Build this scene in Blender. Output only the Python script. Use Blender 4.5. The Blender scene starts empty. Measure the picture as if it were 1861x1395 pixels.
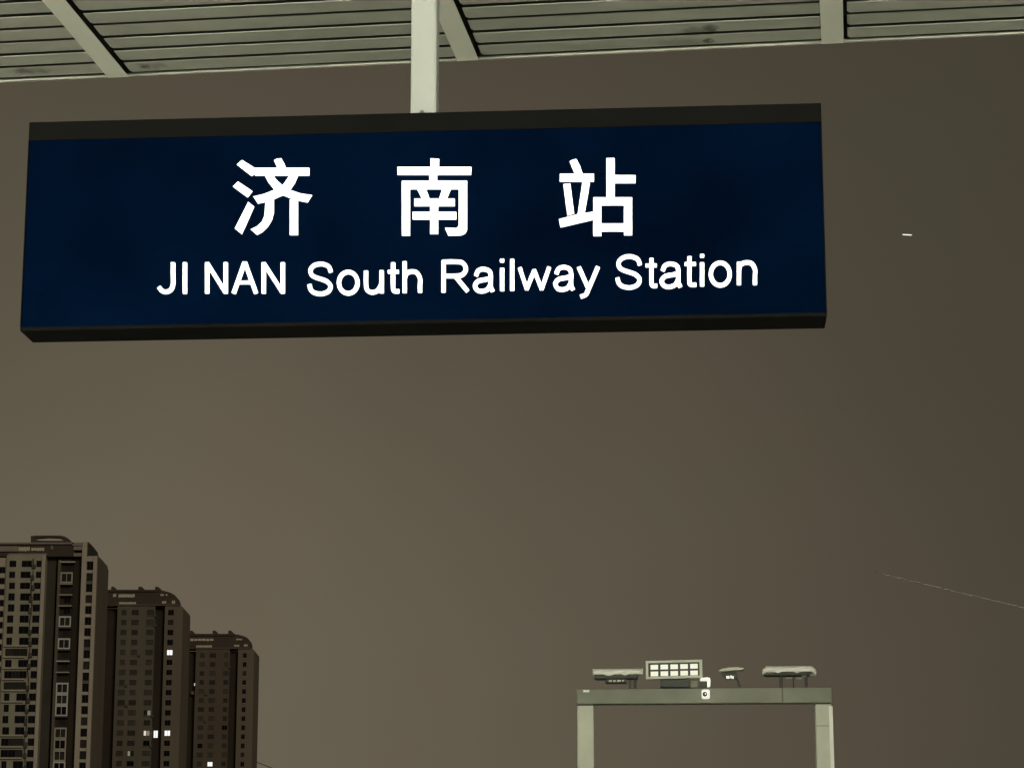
import bpy, bmesh, math, random
from mathutils import Vector
R = math.radians
random.seed(7)

# ------------------------------------------------------------------ camera
F = 4580.0                      # focal length in photo pixels (1861 px wide)
PITCH = R(12.9)
EYE = 1.6
sc = bpy.context.scene
C = sc.collection
cam = bpy.data.cameras.new('camera')
cam.sensor_width = 36.0
cam.lens = F / 1861.0 * 36.0
cam.clip_end = 12000
camo = bpy.data.objects.new('camera', cam)
C.objects.link(camo)
camo.location = (0, 0, EYE)
camo.rotation_euler = (math.pi / 2 + PITCH, 0, 0)
sc.camera = camo

# ------------------------------------------------------------------ night sky: smoggy city glow
world = bpy.data.worlds.new('World')
sc.world = world
world.use_nodes = True
nt = world.node_tree
nt.nodes.clear()
wo = nt.nodes.new('ShaderNodeOutputWorld')
bg = nt.nodes.new('ShaderNodeBackground')
tc = nt.nodes.new('ShaderNodeTexCoord')
nrm = nt.nodes.new('ShaderNodeVectorMath'); nrm.operation = 'NORMALIZE'
nt.links.new(tc.outputs['Generated'], nrm.inputs[0])
GA, GE = R(-9), R(3)            # direction of the brightest part of the glow (over the towers)
dot = nt.nodes.new('ShaderNodeVectorMath'); dot.operation = 'DOT_PRODUCT'
dot.inputs[1].default_value = (math.sin(GA) * math.cos(GE), math.cos(GA) * math.cos(GE), math.sin(GE))
nt.links.new(nrm.outputs[0], dot.inputs[0])


def wmath(op, a, b=None):
    n = nt.nodes.new('ShaderNodeMath'); n.operation = op
    for i, v in enumerate((a, b)):
        if v is None:
            continue
        if isinstance(v, (int, float)):
            n.inputs[i].default_value = v
        else:
            nt.links.new(v, n.inputs[i])
    return n.outputs[0]


ang = wmath('ARCCOSINE', dot.outputs['Value'])
g = wmath('EXPONENT', wmath('MULTIPLY', wmath('POWER', wmath('DIVIDE', ang, R(16)), 2.0), -1.0))
lum = wmath('ADD', wmath('MULTIPLY', g, 0.092), 0.056)
nz = nt.nodes.new('ShaderNodeTexNoise'); nz.inputs['Scale'].default_value = 9.0
nz.inputs['Detail'].default_value = 2.0
nt.links.new(nrm.outputs[0], nz.inputs['Vector'])
lum = wmath('MULTIPLY', lum, wmath('ADD', wmath('MULTIPLY', nz.outputs['Fac'], 0.16), 0.92))
nz2 = nt.nodes.new('ShaderNodeTexNoise'); nz2.inputs['Scale'].default_value = 14.0
nt.links.new(nrm.outputs[0], nz2.inputs['Vector'])
mixc = nt.nodes.new('ShaderNodeMix'); mixc.data_type = 'RGBA'
mixc.inputs[6].default_value = (1.0, 0.78, 0.55, 1)
mixc.inputs[7].default_value = (0.94, 0.85, 0.57, 1)
nt.links.new(nz2.outputs['Fac'], mixc.inputs[0])
nt.links.new(mixc.outputs[2], bg.inputs['Color'])
nt.links.new(lum, bg.inputs['Strength'])
nt.links.new(bg.outputs[0], wo.inputs['Surface'])

sun = bpy.data.lights.new('sun', 'SUN')  # added faint night fill that gives the towers shape, no real sun
sun.energy = 0.46
sun.angle = R(15)
sun.color = (1.0, 0.9, 0.74)
suno = bpy.data.objects.new('sun', sun)
C.objects.link(suno)
suno.rotation_euler = Vector((-0.36, 0.86, -0.36)).to_track_quat('-Z', 'Y').to_euler()

sc.view_settings.view_transform = 'Standard'
sc.view_settings.look = 'None'
sc.view_settings.exposure = 0.0
sc.view_settings.gamma = 1.0
sc.view_settings.use_curve_mapping = False
sc.cycles.max_bounces = 8


# ------------------------------------------------------------------ measuring helpers
def ray(px, py):
    dx = (px - 930.5) / F
    dy = (697.5 - py) / F
    return Vector((dx, math.cos(PITCH) - dy * math.sin(PITCH), math.sin(PITCH) + dy * math.cos(PITCH)))


O = Vector((0, 0, EYE))


def on_z(px, py, z):
    r = ray(px, py)
    return O + r * ((z - EYE) / r.z)


def on_y(px, py, y):
    r = ray(px, py)
    return O + r * (y / r.y)


class Plane:
    """vertical plane through two plan points; u runs left to right, v is height, n points to the viewer"""
    def __init__(s, a, b):
        s.o = Vector((a.x, a.y, 0))
        s.u = Vector((b.x - a.x, b.y - a.y, 0)).normalized()
        s.n = Vector((s.u.y, -s.u.x, 0))
        s.ang = math.atan2(s.u.y, s.u.x)

    def at(s, px, py, off=0.0):
        r = ray(px, py)
        t = ((s.o + s.n * off - O).dot(s.n)) / r.dot(s.n)
        p = O + r * t
        return ((p - s.o).dot(s.u), p.z)

    def w(s, u, v, off=0.0):
        p = s.o + s.u * u + s.n * off
        return Vector((p.x, p.y, v))


# ------------------------------------------------------------------ object helpers
def empty(name, label, cat, loc=(0, 0, 0), group=None):
    o = bpy.data.objects.new(name, None)
    C.objects.link(o)
    o.location = loc
    tag(o, label, cat, group)
    return o


def tag(o, label, cat, group=None):
    o['label'] = label
    o['category'] = cat
    if group:
        o['group'] = group


def link(name, me, parent=None, loc=None):
    o = bpy.data.objects.new(name, me)
    C.objects.link(o)
    if parent is not None:
        o.parent = parent
    if loc is not None:
        o.location = loc
    return o


class MB:
    """collects shapes into one mesh"""
    def __init__(s):
        s.v = []; s.f = []; s.m = []; s.smooth = []

    def add(s, vs, fs, mi=0, sm=False):
        b = len(s.v)
        s.v += [tuple(v) for v in vs]
        for f in fs:
            s.f.append([b + i for i in f]); s.m.append(mi); s.smooth.append(sm)

    def box(s, x0, x1, y0, y1, z0, z1, mi=0, ch=0.0):
        if ch <= 0:
            vs = [(x, y, z) for x in (x0, x1) for y in (y0, y1) for z in (z0, z1)]
            fs = [(0, 1, 3, 2), (4, 6, 7, 5), (0, 4, 5, 1), (2, 3, 7, 6), (0, 2, 6, 4), (1, 5, 7, 3)]
            s.add(vs, fs, mi)
            return
        bm = bmesh.new()
        vv = [bm.verts.new((x, y, z)) for x in (x0, x1) for y in (y0, y1) for z in (z0, z1)]
        for f in [(0, 1, 3, 2), (4, 6, 7, 5), (0, 4, 5, 1), (2, 3, 7, 6), (0, 2, 6, 4), (1, 5, 7, 3)]:
            bm.faces.new([vv[i] for i in f])
        bmesh.ops.recalc_face_normals(bm, faces=bm.faces)
        bmesh.ops.bevel(bm, geom=list(bm.edges), offset=ch, segments=2, affect='EDGES', profile=0.5)
        bm.verts.index_update()
        s.add([v.co.copy() for v in bm.verts], [[v.index for v in f.verts] for f in bm.faces], mi)
        bm.free()

    def prism(s, pts, fn, d0, d1, mi=0):
        """polygon in 2D extruded between two depths; fn(a, b, d) -> 3D"""
        n = len(pts)
        vs = [fn(a, b, d0) for a, b in pts] + [fn(a, b, d1) for a, b in pts]
        fs = [list(range(n)), list(range(2 * n - 1, n - 1, -1))]
        fs += [[i, i + n, (i + 1) % n + n, (i + 1) % n] for i in range(n)]
        s.add(vs, fs, mi)

    def tube(s, path, r, n=8, mi=0):
        path = [Vector(p) for p in path]
        vs, fs = [], []
        for i, p in enumerate(path):
            d = (path[min(i + 1, len(path) - 1)] - path[max(i - 1, 0)]).normalized()
            a = d.cross(Vector((0, 0, 1)))
            if a.length < 1e-4:
                a = Vector((1, 0, 0))
            a.normalize(); b = d.cross(a)
            rr = r[i] if isinstance(r, (list, tuple)) else r
            vs += [p + (a * math.cos(2 * math.pi * k / n) + b * math.sin(2 * math.pi * k / n)) * rr for k in range(n)]
        for i in range(len(path) - 1):
            fs += [[i * n + k, i * n + (k + 1) % n, (i + 1) * n + (k + 1) % n, (i + 1) * n + k] for k in range(n)]
        fs += [list(range(n)), list(range(len(vs) - 1, len(vs) - n - 1, -1))]
        s.add(vs, fs, mi, True)

    def mesh(s, name, mats):
        me = bpy.data.meshes.new(name)
        me.from_pydata(s.v, [], s.f)
        for m in (mats if isinstance(mats, (list, tuple)) else [mats]):
            me.materials.append(m)
        for p, mi, sm in zip(me.polygons, s.m, s.smooth):
            p.material_index = mi
            p.use_smooth = sm and len(p.vertices) == 4
        bm = bmesh.new(); bm.from_mesh(me)
        bmesh.ops.recalc_face_normals(bm, faces=bm.faces)
        bm.to_mesh(me); bm.free()
        me.update()
        return me

    def build(s, name, mats, parent=None, loc=None):
        return link(name, s.mesh(name, mats), parent, loc)


# ------------------------------------------------------------------ materials
def mat(name, col, rough=0.6, var=0.0, scale=4.0, metal=0.0, emit=None, es=1.0, bump=0.0, spec=0.5, stretch=None, spots=None):
    m = bpy.data.materials.new(name)
    m.use_nodes = True
    t = m.node_tree
    b = t.nodes['Principled BSDF']
    b.inputs['Base Color'].default_value = (*col, 1)
    b.inputs['Roughness'].default_value = rough
    b.inputs['Metallic'].default_value = metal
    b.inputs['Specular IOR Level'].default_value = spec
    if emit:
        b.inputs['Emission Color'].default_value = (*emit, 1)
        b.inputs['Emission Strength'].default_value = es
    src = None
    if var > 0 or bump > 0:
        geo = t.nodes.new('ShaderNodeNewGeometry')
        vec = geo.outputs['Position']
        if stretch:
            mp = t.nodes.new('ShaderNodeMapping')
            mp.inputs['Scale'].default_value = stretch
            t.links.new(vec, mp.inputs['Vector'])
            vec = mp.outputs[0]
        n = t.nodes.new('ShaderNodeTexNoise')
        n.inputs['Scale'].default_value = scale
        n.inputs['Detail'].default_value = 5
        n.inputs['Roughness'].default_value = 0.6
        t.links.new(vec, n.inputs['Vector'])
        rp = t.nodes.new('ShaderNodeValToRGB')
        rp.color_ramp.elements[0].position = 0.3
        rp.color_ramp.elements[1].position = 0.7
        rp.color_ramp.elements[0].color = (*[c * (1 - var) for c in col], 1)
        rp.color_ramp.elements[1].color = (*[min(1, c * (1 + var)) for c in col], 1)
        t.links.new(n.outputs['Fac'], rp.inputs['Fac'])
        src = rp.outputs['Color']
        if bump > 0:
            bp = t.nodes.new('ShaderNodeBump')
            bp.inputs['Strength'].default_value = bump
            bp.inputs['Distance'].default_value = 0.01
            t.links.new(n.outputs['Fac'], bp.inputs['Height'])
            t.links.new(bp.outputs[0], b.inputs['Normal'])
    if spots:
        # grime marks at fixed places on the ceiling
        geo2 = t.nodes.new('ShaderNodeNewGeometry')
        nn = t.nodes.new('ShaderNodeTexNoise'); nn.inputs['Scale'].default_value = 22.0; nn.inputs['Detail'].default_value = 4
        t.links.new(geo2.outputs['Position'], nn.inputs['Vector'])
        off = t.nodes.new('ShaderNodeVectorMath'); off.operation = 'SCALE'
        off.inputs['Scale'].default_value = 0.09
        t.links.new(nn.outputs['Color'], off.inputs[0])
        ps = t.nodes.new('ShaderNodeVectorMath'); ps.operation = 'ADD'
        t.links.new(geo2.outputs['Position'], ps.inputs[0]); t.links.new(off.outputs[0], ps.inputs[1])
        for p, rx, ry, dark in spots:
            sb = t.nodes.new('ShaderNodeVectorMath'); sb.operation = 'SUBTRACT'
            sb.inputs[1].default_value = (p[0] + 0.045, p[1] + 0.045, p[2] + 0.045)
            t.links.new(ps.outputs[0], sb.inputs[0])
            ml = t.nodes.new('ShaderNodeVectorMath'); ml.operation = 'MULTIPLY'
            ml.inputs[1].default_value = (1 / rx, 1 / ry, 0)
            t.links.new(sb.outputs[0], ml.inputs[0])
            ln = t.nodes.new('ShaderNodeVectorMath'); ln.operation = 'LENGTH'
            t.links.new(ml.outputs[0], ln.inputs[0])
            mr = t.nodes.new('ShaderNodeMapRange')
            mr.inputs['From Min'].default_value = 0.35; mr.inputs['From Max'].default_value = 1.0
            mr.inputs['To Min'].default_value = dark; mr.inputs['To Max'].default_value = 0.0
            t.links.new(ln.outputs['Value'], mr.inputs['Value'])
            mx = t.nodes.new('ShaderNodeMix'); mx.data_type = 'RGBA'
            mx.inputs[7].default_value = (0.05, 0.048, 0.035, 1)
            t.links.new(mr.outputs[0], mx.inputs[0])
            t.links.new(src, mx.inputs[6])
            src = mx.outputs[2]
    if src is not None:
        t.links.new(src, b.inputs['Base Color'])
    return m


CEIL = 5.8                       # ceiling height of the canopy
ca, cb = on_z(0, 150, CEIL), on_z(1861, 62, CEIL)
CP = Plane(ca, cb)               # canopy edge line: u along the slats, -n outwards
spots = [(on_z(44, 131, CEIL), .07, .05, .7), (on_z(78, 130, CEIL), .05, .05, .5), (on_z(262, 121, CEIL), .035, .045, .9),
         (on_z(283, 119, CEIL), .06, .06, .4), (on_z(1258, 58, CEIL), .07, .07, .5), (on_z(1290, 55, CEIL), .05, .08, .85),
         (on_z(1287, 75, CEIL), .03, .04, .9), (on_z(1090, 88, CEIL), .25, .07, .25), (on_z(1240, 80, CEIL), .2, .08, .35)]
M = {
    'slat': mat('slat_paint', (0.385, 0.38, 0.362), 0.5, 0.06, 2.2, spots=spots, spec=0.3),
    'beam': mat('beam_paint', (0.88, 0.87, 0.83), 0.30, 0.03, 3.0, spec=0.6),
    'trim': mat('trim_paint', (0.43, 0.42, 0.395), 0.45, 0.35, 1.3),
    'post': mat('post_paint', (0.335, 0.333, 0.330), 0.4, 0.03, 5.0),
    'void': mat('shaded_underside', (0.03, 0.028, 0.022), 0.9, 0.2, 3.0),  # near-black colour stands in for the unlit space above the slats
    'sheet': mat('roof_sheet', (0.22, 0.22, 0.21), 0.6, 0.1, 2.0),
    'floor': mat('platform_granite', (0.55, 0.54, 0.50), 0.7, 0.12, 1.5, bump=0.05),
    'ground': mat('ground_soil', (0.09, 0.08, 0.065), 0.95, 0.3, 0.05),
    'navy': mat('sign_navy', (0.0004, 0.0030, 0.0132), 0.5, 0.35, 1.6, spec=0.0),
    'rail': mat('sign_rail', (0.0054, 0.0050, 0.0051), 0.7, 0.12, 3.0, spec=0.02),
    'letter': mat('sign_letter', (0.9, 0.9, 0.9), 0.5, emit=(1, 1, 1), es=1.0),
    'bolt': mat('bolt_steel', (0.12, 0.12, 0.10), 0.4, metal=0.8),
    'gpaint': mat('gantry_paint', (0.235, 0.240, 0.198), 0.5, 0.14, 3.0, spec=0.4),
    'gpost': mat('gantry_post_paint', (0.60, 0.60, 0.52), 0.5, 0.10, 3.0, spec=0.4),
    'shield': mat('camera_shield', (0.92, 0.91, 0.86), 0.35, 0.04, 14.0),
    'dark': mat('camera_body', (0.035, 0.034, 0.028), 0.5, 0.2, 9.0),
    'grey': mat('grey_plastic', (0.22, 0.22, 0.19), 0.5, 0.12, 8.0),
    'lampframe': mat('lamp_frame', (0.62, 0.62, 0.54), 0.4, 0.08, 9.0),
    'cell': mat('lamp_cell', (0.3, 0.3, 0.27), 0.4, emit=(1.0, 0.98, 0.80), es=0.68),
    'spark': mat('small_part_glow', (0.8, 0.8, 0.75), 0.2, emit=(1.0, 0.98, 0.86), es=0.55),  # own glow for small bright parts
    'black': mat('black_plastic', (0.012, 0.012, 0.010), 0.4),
    'tube': mat('lamp_diffuser', (0.9, 0.9, 0.85), 0.5, emit=(0.95, 1.0, 0.76), es=232.0),
    'cream': mat('tower_cream', (0.50, 0.47, 0.345), 0.85, 0.16, 0.16, stretch=(1, 1, 0.35)),  # paler than the farther towers: its stronger light is put in the colour
    'pier': mat('tower_pier', (0.66, 0.585, 0.47), 0.85, 0.10, 0.2),
    'brown': mat('tower_brown', (0.17, 0.135, 0.095), 0.85, 0.14, 0.12, stretch=(1, 1, 0.3)),
    'brownside': mat('tower_brown_side', (0.25, 0.205, 0.15), 0.85, 0.10, 0.1, stretch=(1, 1, 0.3)),
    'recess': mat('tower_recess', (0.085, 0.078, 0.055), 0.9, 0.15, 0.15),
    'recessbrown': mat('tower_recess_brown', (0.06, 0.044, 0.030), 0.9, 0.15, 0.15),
    'taupe': mat('tower_taupe', (0.195, 0.17, 0.124), 0.85, 0.14, 0.12, stretch=(1, 1, 0.3)),
    'crown': mat('tower_crown', (0.10, 0.08, 0.058), 0.85, 0.12, 0.2),
    'crownpale': mat('tower_crown_pale', (0.40, 0.35, 0.29), 0.8, 0.12, 0.4),
    'louver': mat('tower_louver', (0.86, 0.80, 0.62), 0.7, 0.1, 0.8),
    'white': mat('balcony_white', (0.85, 0.84, 0.76), 0.6, 0.1, 0.5),
    'slab': mat('balcony_slab', (0.62, 0.57, 0.46), 0.8, 0.12, 0.4),
    'frame': mat('window_frame', (0.05, 0.045, 0.036), 0.5, 0.2, 0.8),
    'glass': mat('window_glass', (0.006, 0.006, 0.009), 0.12, spec=0.4),
    'glass2': mat('window_glass_blue', (0.006, 0.008, 0.016), 0.2, spec=0.4),
    'curtain': mat('window_curtain', (0.035, 0.03, 0.022), 0.7, 0.3, 1.5),
    'dimglass': mat('window_dim', (0.016, 0.014, 0.011), 0.4, 0.2, 1.0),
    'dullglass': mat('window_dull', (0.085, 0.068, 0.048), 0.5, 0.2, 1.0),
    'dullglass2': mat('window_duller', (0.055, 0.046, 0.034), 0.5, 0.2, 1.0),
    'lit': mat('window_lit', (0.8, 0.8, 0.8), 0.5, emit=(1.0, 0.99, 0.97), es=1.0),
    'litwarm': mat('window_lit_warm', (0.8, 0.8, 0.7), 0.5, emit=(1.0, 0.95, 0.74), es=0.62),
    'litdim': mat('window_lit_dim', (0.5, 0.5, 0.4), 0.5, emit=(1.0, 0.95, 0.74), es=0.14),
    'ac': mat('ac_grey', (0.11, 0.10, 0.08), 0.6, 0.25, 1.0),
    'wire': mat('wire_dark', (0.03, 0.026, 0.02), 0.7),
    'wirepale': mat('wire_pale', (0.30, 0.275, 0.27), 0.9, spec=0.0),
    'plane': mat('aircraft_paint', (0.8, 0.8, 0.76), 0.4),
    'planelit': mat('aircraft_windows', (0.8, 0.8, 0.7), 0.4, emit=(0.95, 0.97, 0.78), es=0.9),
}

# ------------------------------------------------------------------ ground and platform
gb = MB()
gb.add([(-6000, -3000, -1.2), (6000, -3000, -1.2), (6000, 9000, -1.2), (-6000, 9000, -1.2)], [(0, 1, 2, 3)])
g_ = gb.build('ground', M['ground']); g_['kind'] = 'structure'
pb = MB()
pb.box(-26, 26, -14, 26, -1.19, 0.0, ch=0.02)
p_ = pb.build('platform', M['floor']); p_['kind'] = 'structure'

# ------------------------------------------------------------------ canopy with slatted ceiling
canopy = empty('station_canopy', 'pale slatted ceiling of the platform canopy along the top of the picture', 'canopy')
canopy.location = (CP.o.x, CP.o.y, 0)
canopy.rotation_euler = (0, 0, CP.ang)
# local frame: x along slats (left to right), y outwards from the edge (edge at y=0), z up


def clocal(px, py, z=CEIL):
    p = on_z(px, py, z)
    d = Vector((p.x, p.y, 0)) - CP.o
    return d.dot(CP.u), -d.dot(CP.n)


UMIN, UMAX, VBACK = -16.0, 20.0, -20.0
beams = [(clocal(198, 140)[0], clocal(237, 139)[0]), (clocal(833, 112)[0], clocal(872, 110)[0]), (clocal(1493, 80)[0], clocal(1532, 78)[0])]
bw = sum(b[1] - b[0] for b in beams) / 3
step = beams[1][0] - beams[0][0]
allb = [beams[0][0] - 2 * step, beams[0][0] - step] + [b[0] for b in beams] + [beams[2][0] + step, beams[2][0] + 2 * step]
BZ = CEIL - 0.002
for i, x in enumerate(allb):
    b = MB(); b.box(x, x + bw, VBACK, -0.0205, CEIL - 0.011, CEIL - 0.006, ch=0.0015)
    b.build('ceiling_beam', M['beam'], canopy)
    b = MB(); b.box(x + 0.02, x + bw - 0.02, VBACK + .05, -0.05, CEIL - 0.0055, CEIL + 0.119)
    b.build('shade_rail', M['void'], canopy)  # coloured dark to give the shaded gap beside the cover strip
PITCHS = 0.1625
GAP = 0.036
EDGE = 0.042
rows_near = 13
nrows = int((-VBACK) / PITCHS) - 1
edges = [UMIN] + allb + [UMAX]


def slat_profile(mb, x0, x1, y0, y1, rnd):
    # shallow tray with rolled lower edges and slightly rounded end corners, z measured from the ceiling plane
    c = 0.0015
    prof = [(y0, 0.0035), (y0, c), (y0 + c, 0.0), (y1 - c, 0.0), (y1, c), (y1, 0.0035)]
    xs = [x0, x0 + 0.012, x1 - 0.012, x1]
    vs, fs = [], []
    for k, x in enumerate(xs):
        inset = 0.010 if k in (0, 3) else 0.0
        for (y, z) in prof:
            yy = y + inset if y < (y0 + y1) / 2 else y - inset
            vs.append((x, yy, CEIL + z + rnd + (0.004 if k in (0, 3) else 0)))
    n = len(prof)
    for k in range(3):
        for j in range(n - 1):
            fs.append([k * n + j, (k + 1) * n + j, (k + 1) * n + j + 1, k * n + j + 1])
    fs += [[0, 1, 2, 3, 4, 5], [3 * n + j for j in range(n)]]
    mb.add(vs, fs)


rest = MB()
for r in range(nrows):
    y1 = -EDGE - r * PITCHS - 0.012
    y0 = y1 - PITCHS + GAP
    for k in range(len(edges) - 1):
        x0 = edges[k] + (bw + 0.018 if k > 0 else 0)
        x1 = edges[k + 1] + 0.012 if k < len(edges) - 2 else edges[k + 1]
        rnd = random.uniform(-0.0015, 0.0015)
        if r < rows_near and 1 <= k <= len(edges) - 3:
            b = MB(); slat_profile(b, x0, x1 - 0.006, y0, y1, rnd + 0.002)
            b.build('ceiling_slat', M['slat'], canopy)
        else:
            slat_profile(rest, x0, x1 - 0.006, y0, y1, rnd + 0.002)
o = rest.build('ceiling_slats_beyond', M['slat'], canopy); o['kind'] = 'stuff'
b = MB()
b.box(UMIN, UMAX, -0.020, 0.0, CEIL - 0.004, CEIL + 0.010, ch=0.003)
b.build('edge_trim', M['trim'], canopy)
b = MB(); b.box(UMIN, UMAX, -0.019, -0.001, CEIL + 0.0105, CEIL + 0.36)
b.build('gap_backing', M['void'], canopy)  # dark backing added so the gap beside the trim looks unlit
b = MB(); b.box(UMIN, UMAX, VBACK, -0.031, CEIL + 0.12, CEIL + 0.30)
b.build('shaded_underside', M['void'], canopy)
b = MB(); b.box(UMIN - 0.2, UMAX + 0.2, VBACK - 0.2, -0.001, CEIL + 0.365, CEIL + 0.44)
b.build('roof_sheet', M['sheet'], canopy)
for x in (-9.0, 11.5):
    b = MB(); b.tube([(x, -8.5, 0), (x, -8.5, CEIL - 0.016)], 0.22, 20)
    b.build('column', M['beam'], canopy)

# platform lamps of the station, hung under the canopy
def platform_lamp(u, v, length, label):
    p = CP.o + CP.u * u + CP.n * (-v)
    t = empty('platform_lamp', label, 'lamp', (p.x, p.y, CEIL - 0.32), 'tube lamps under the canopy')
    t.rotation_euler = (0, 0, CP.ang)
    h = MB(); h.box(-length / 2, length / 2, -0.07, 0.07, 0.03, 0.09, ch=0.01)
    for s in (-1, 1):
        h.box(s * length * 0.4 - 0.01, s * length * 0.4 + 0.01, -0.01, 0.01, 0.09, 0.318)
    h.build('housing', M['lampframe'], t)
    d = MB(); d.tube([(-length / 2 + 0.03, 0, 0), (length / 2 - 0.03, 0, 0)], 0.06, 12)
    d.build('diffuser', M['tube'], t)
    return t


for u, v, L, w in ((-1.8, -6.8, 3.0, 'just above the viewer'), (-6.0, -6.0, 3.0, 'to the left of the sign'), (5.6, -6.8, 2.4, 'to the right of the sign'),
                   (-3.0, -11.0, 3.0, 'behind the viewer on the left'), (2.4, -11.0, 3.0, 'behind the viewer'), (-10.0, -6.0, 3.0, 'farthest to the left'), (7.9, -11.0, 3.0, 'behind on the far right')):
    platform_lamp(u, v, L, 'white tube lamp under the canopy ceiling, out of view ' + w)

# ------------------------------------------------------------------ hanging sign
ZT = EYE + 3.2
SP = Plane(on_z(53, 222, ZT), on_z(1495, 187, ZT))
uL, zT = SP.at(53, 222)
uR, _ = SP.at(1495, 187)
uLb, zB = SP.at(37, 600)
uRb, zBr = SP.at(1500, 576)
zBm = (zB + zBr) / 2
sign = empty('station_sign', 'long dark blue station name sign with glowing white lettering hanging from one post', 'sign', (SP.o.x, SP.o.y, 0))
sign.rotation_euler = (0, 0, SP.ang)
# local: x = u, z = height, y = -n (away from viewer)
zt2 = (SP.at(200, 250)[1] + SP.at(1400, 226)[1]) / 2
T = 0.19


def sxz(a, b, d):
    return (a, d, b)


W0, W1 = 0.0, uR - 0.006
zb2 = zBm + 0.016
b = MB(); b.box(W0, W1, 0.0, T, zBm, zb2, ch=0.004)
b.build('bottom_rail', M['rail'], sign)
b = MB(); b.box(W0, W1, 0.0, T, zt2, zT, ch=0.003)
b.build('top_rail', M['rail'], sign)
b = MB(); b.box(W0 + 0.004, W1 - 0.004, 0.004, T - 0.004, zb2 - 0.001, zt2 + 0.001)
b.build('face_panel', M['navy'], sign)
for x in (W0, W1 - 0.0035):
    b = MB(); b.box(x, x + 0.0035, 0.0, T, zb2 + 0.0005, zt2 - 0.0005)
    b.build('end_cap', M['rail'], sign)


def s_at(px, py):
    return SP.at(px, py, -0.004)


class Glyph:
    """strokes of one character: each sits a hair further out than the last"""
    def __init__(s):
        s.mb = MB(); s.k = 0

    def depths(s):
        s.k += 1
        return -0.0030 - 0.0002 * s.k, 0.0035

    def poly(s, pts, conv):
        d0, d1 = s.depths()
        P = [Vector(conv(p)) for p in pts]
        n = len(P)
        area = sum(P[i].x * P[(i + 1) % n].y - P[(i + 1) % n].x * P[i].y for i in range(n))
        sg = 1 if area > 0 else -1
        Q = []
        for i in range(n):            # drawn a hair slimmer than measured: the glow widens it
            e0 = (P[i] - P[i - 1]).normalized(); e1 = (P[(i + 1) % n] - P[i]).normalized()
            nn = Vector((-e0.y - e1.y, e0.x + e1.x)) * sg
            nn = nn / max(0.6, nn.length ** 2 / 2)
            Q.append(P[i] + nn * 0.35)
        s.mb.prism([s_at(*q) for q in Q], sxz, d0, d1)

    def stroke(s, path, hw=3.85, cap=True, taper=1.0):
        """polyline in photo pixels with round caps"""
        d0, d1 = s.depths()
        P = [Vector(p) for p in path]
        L, Rr = [], []
        for i, p in enumerate(P):
            if i == 0:
                d = P[1] - P[0]
            elif i == len(P) - 1:
                d = P[-1] - P[-2]
            else:
                d = (P[i + 1] - P[i]).normalized() + (P[i] - P[i - 1]).normalized()
            d.normalize()
            n = Vector((-d.y, d.x))
            L.append(p + n * hw); Rr.append(p - n * hw)
        n = len(P)
        pts = L + Rr
        front = [Vector((*s_at(*q),)) for q in pts]
        vs = [(q.x, d0, q.y) for q in front] + [(q.x, d1, q.y) for q in front]
        m = 2 * n
        fs = [[i, i + 1, n + i + 1, n + i] for i in range(n - 1)]
        fs += [[i, i + 1, m + i + 1, m + i] for i in range(n - 1)] + [[n + i, n + i + 1, m + n + i + 1, m + n + i] for i in range(n - 1)]
        s.mb.add(vs, fs)
        if cap:
            for e, q in ((0, 1), (n - 1, n - 2)):
                d = (P[e] - P[q]).normalized()
                a0 = math.atan2(d.y, d.x)
                # squarish rounded end
                arc = []
                for k in range(9):
                    a = -math.pi / 2 + math.pi * k / 8
                    ca_, sa_ = math.cos(a), math.sin(a)
                    ex = 0.42 * hw * abs(ca_) ** 0.35
                    ey = hw * (abs(sa_) ** 0.5) * (1 if sa_ >= 0 else -1)
                    arc.append((P[e].x + math.cos(a0) * ex - math.sin(a0) * ey, P[e].y + math.sin(a0) * ex + math.cos(a0) * ey))
                d0, d1 = s.depths()
                s.mb.prism([s_at(*q) for q in arc], sxz, d0, d1)

    def done(s, name, label=None):
        o = s.mb.build(name, M['letter'], sign)
        if label:
            o['label'] = label


def spline(pts, n=7):
    P = [Vector(p) for p in pts]
    P = [P[0] * 2 - P[1]] + P + [P[-1] * 2 - P[-2]]
    out = []
    for i in range(1, len(P) - 2):
        for k in range(n):
            t = k / n
            a, b_, c, d = P[i - 1], P[i], P[i + 1], P[i + 2]
            out.append(0.5 * ((2 * b_) + (c - a) * t + (2 * a - 5 * b_ + 4 * c - d) * t * t + (3 * b_ - a - 3 * c + d) * t ** 3))
    out.append(P[-2])
    return [tuple(p) for p in out]


def boxpts(x0, x1, y0, y1, unit, hw=3.85):
    x0 += hw; x1 -= hw; y0 += hw; y1 -= hw
    return [(x0 + (x1 - x0) * a, y0 + (y1 - y0) * b_) for a, b_ in unit]


def ellipse(x0, x1, y0, y1, hw=3.85, n=36):
    cx, cy, rx, ry = (x0 + x1) / 2, (y0 + y1) / 2, (x1 - x0) / 2 - hw, (y1 - y0) / 2 - hw
    return [(cx + rx * math.cos(2 * math.pi * k / n), cy + ry * math.sin(2 * math.pi * k / n)) for k in range(n + 1)]


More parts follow.
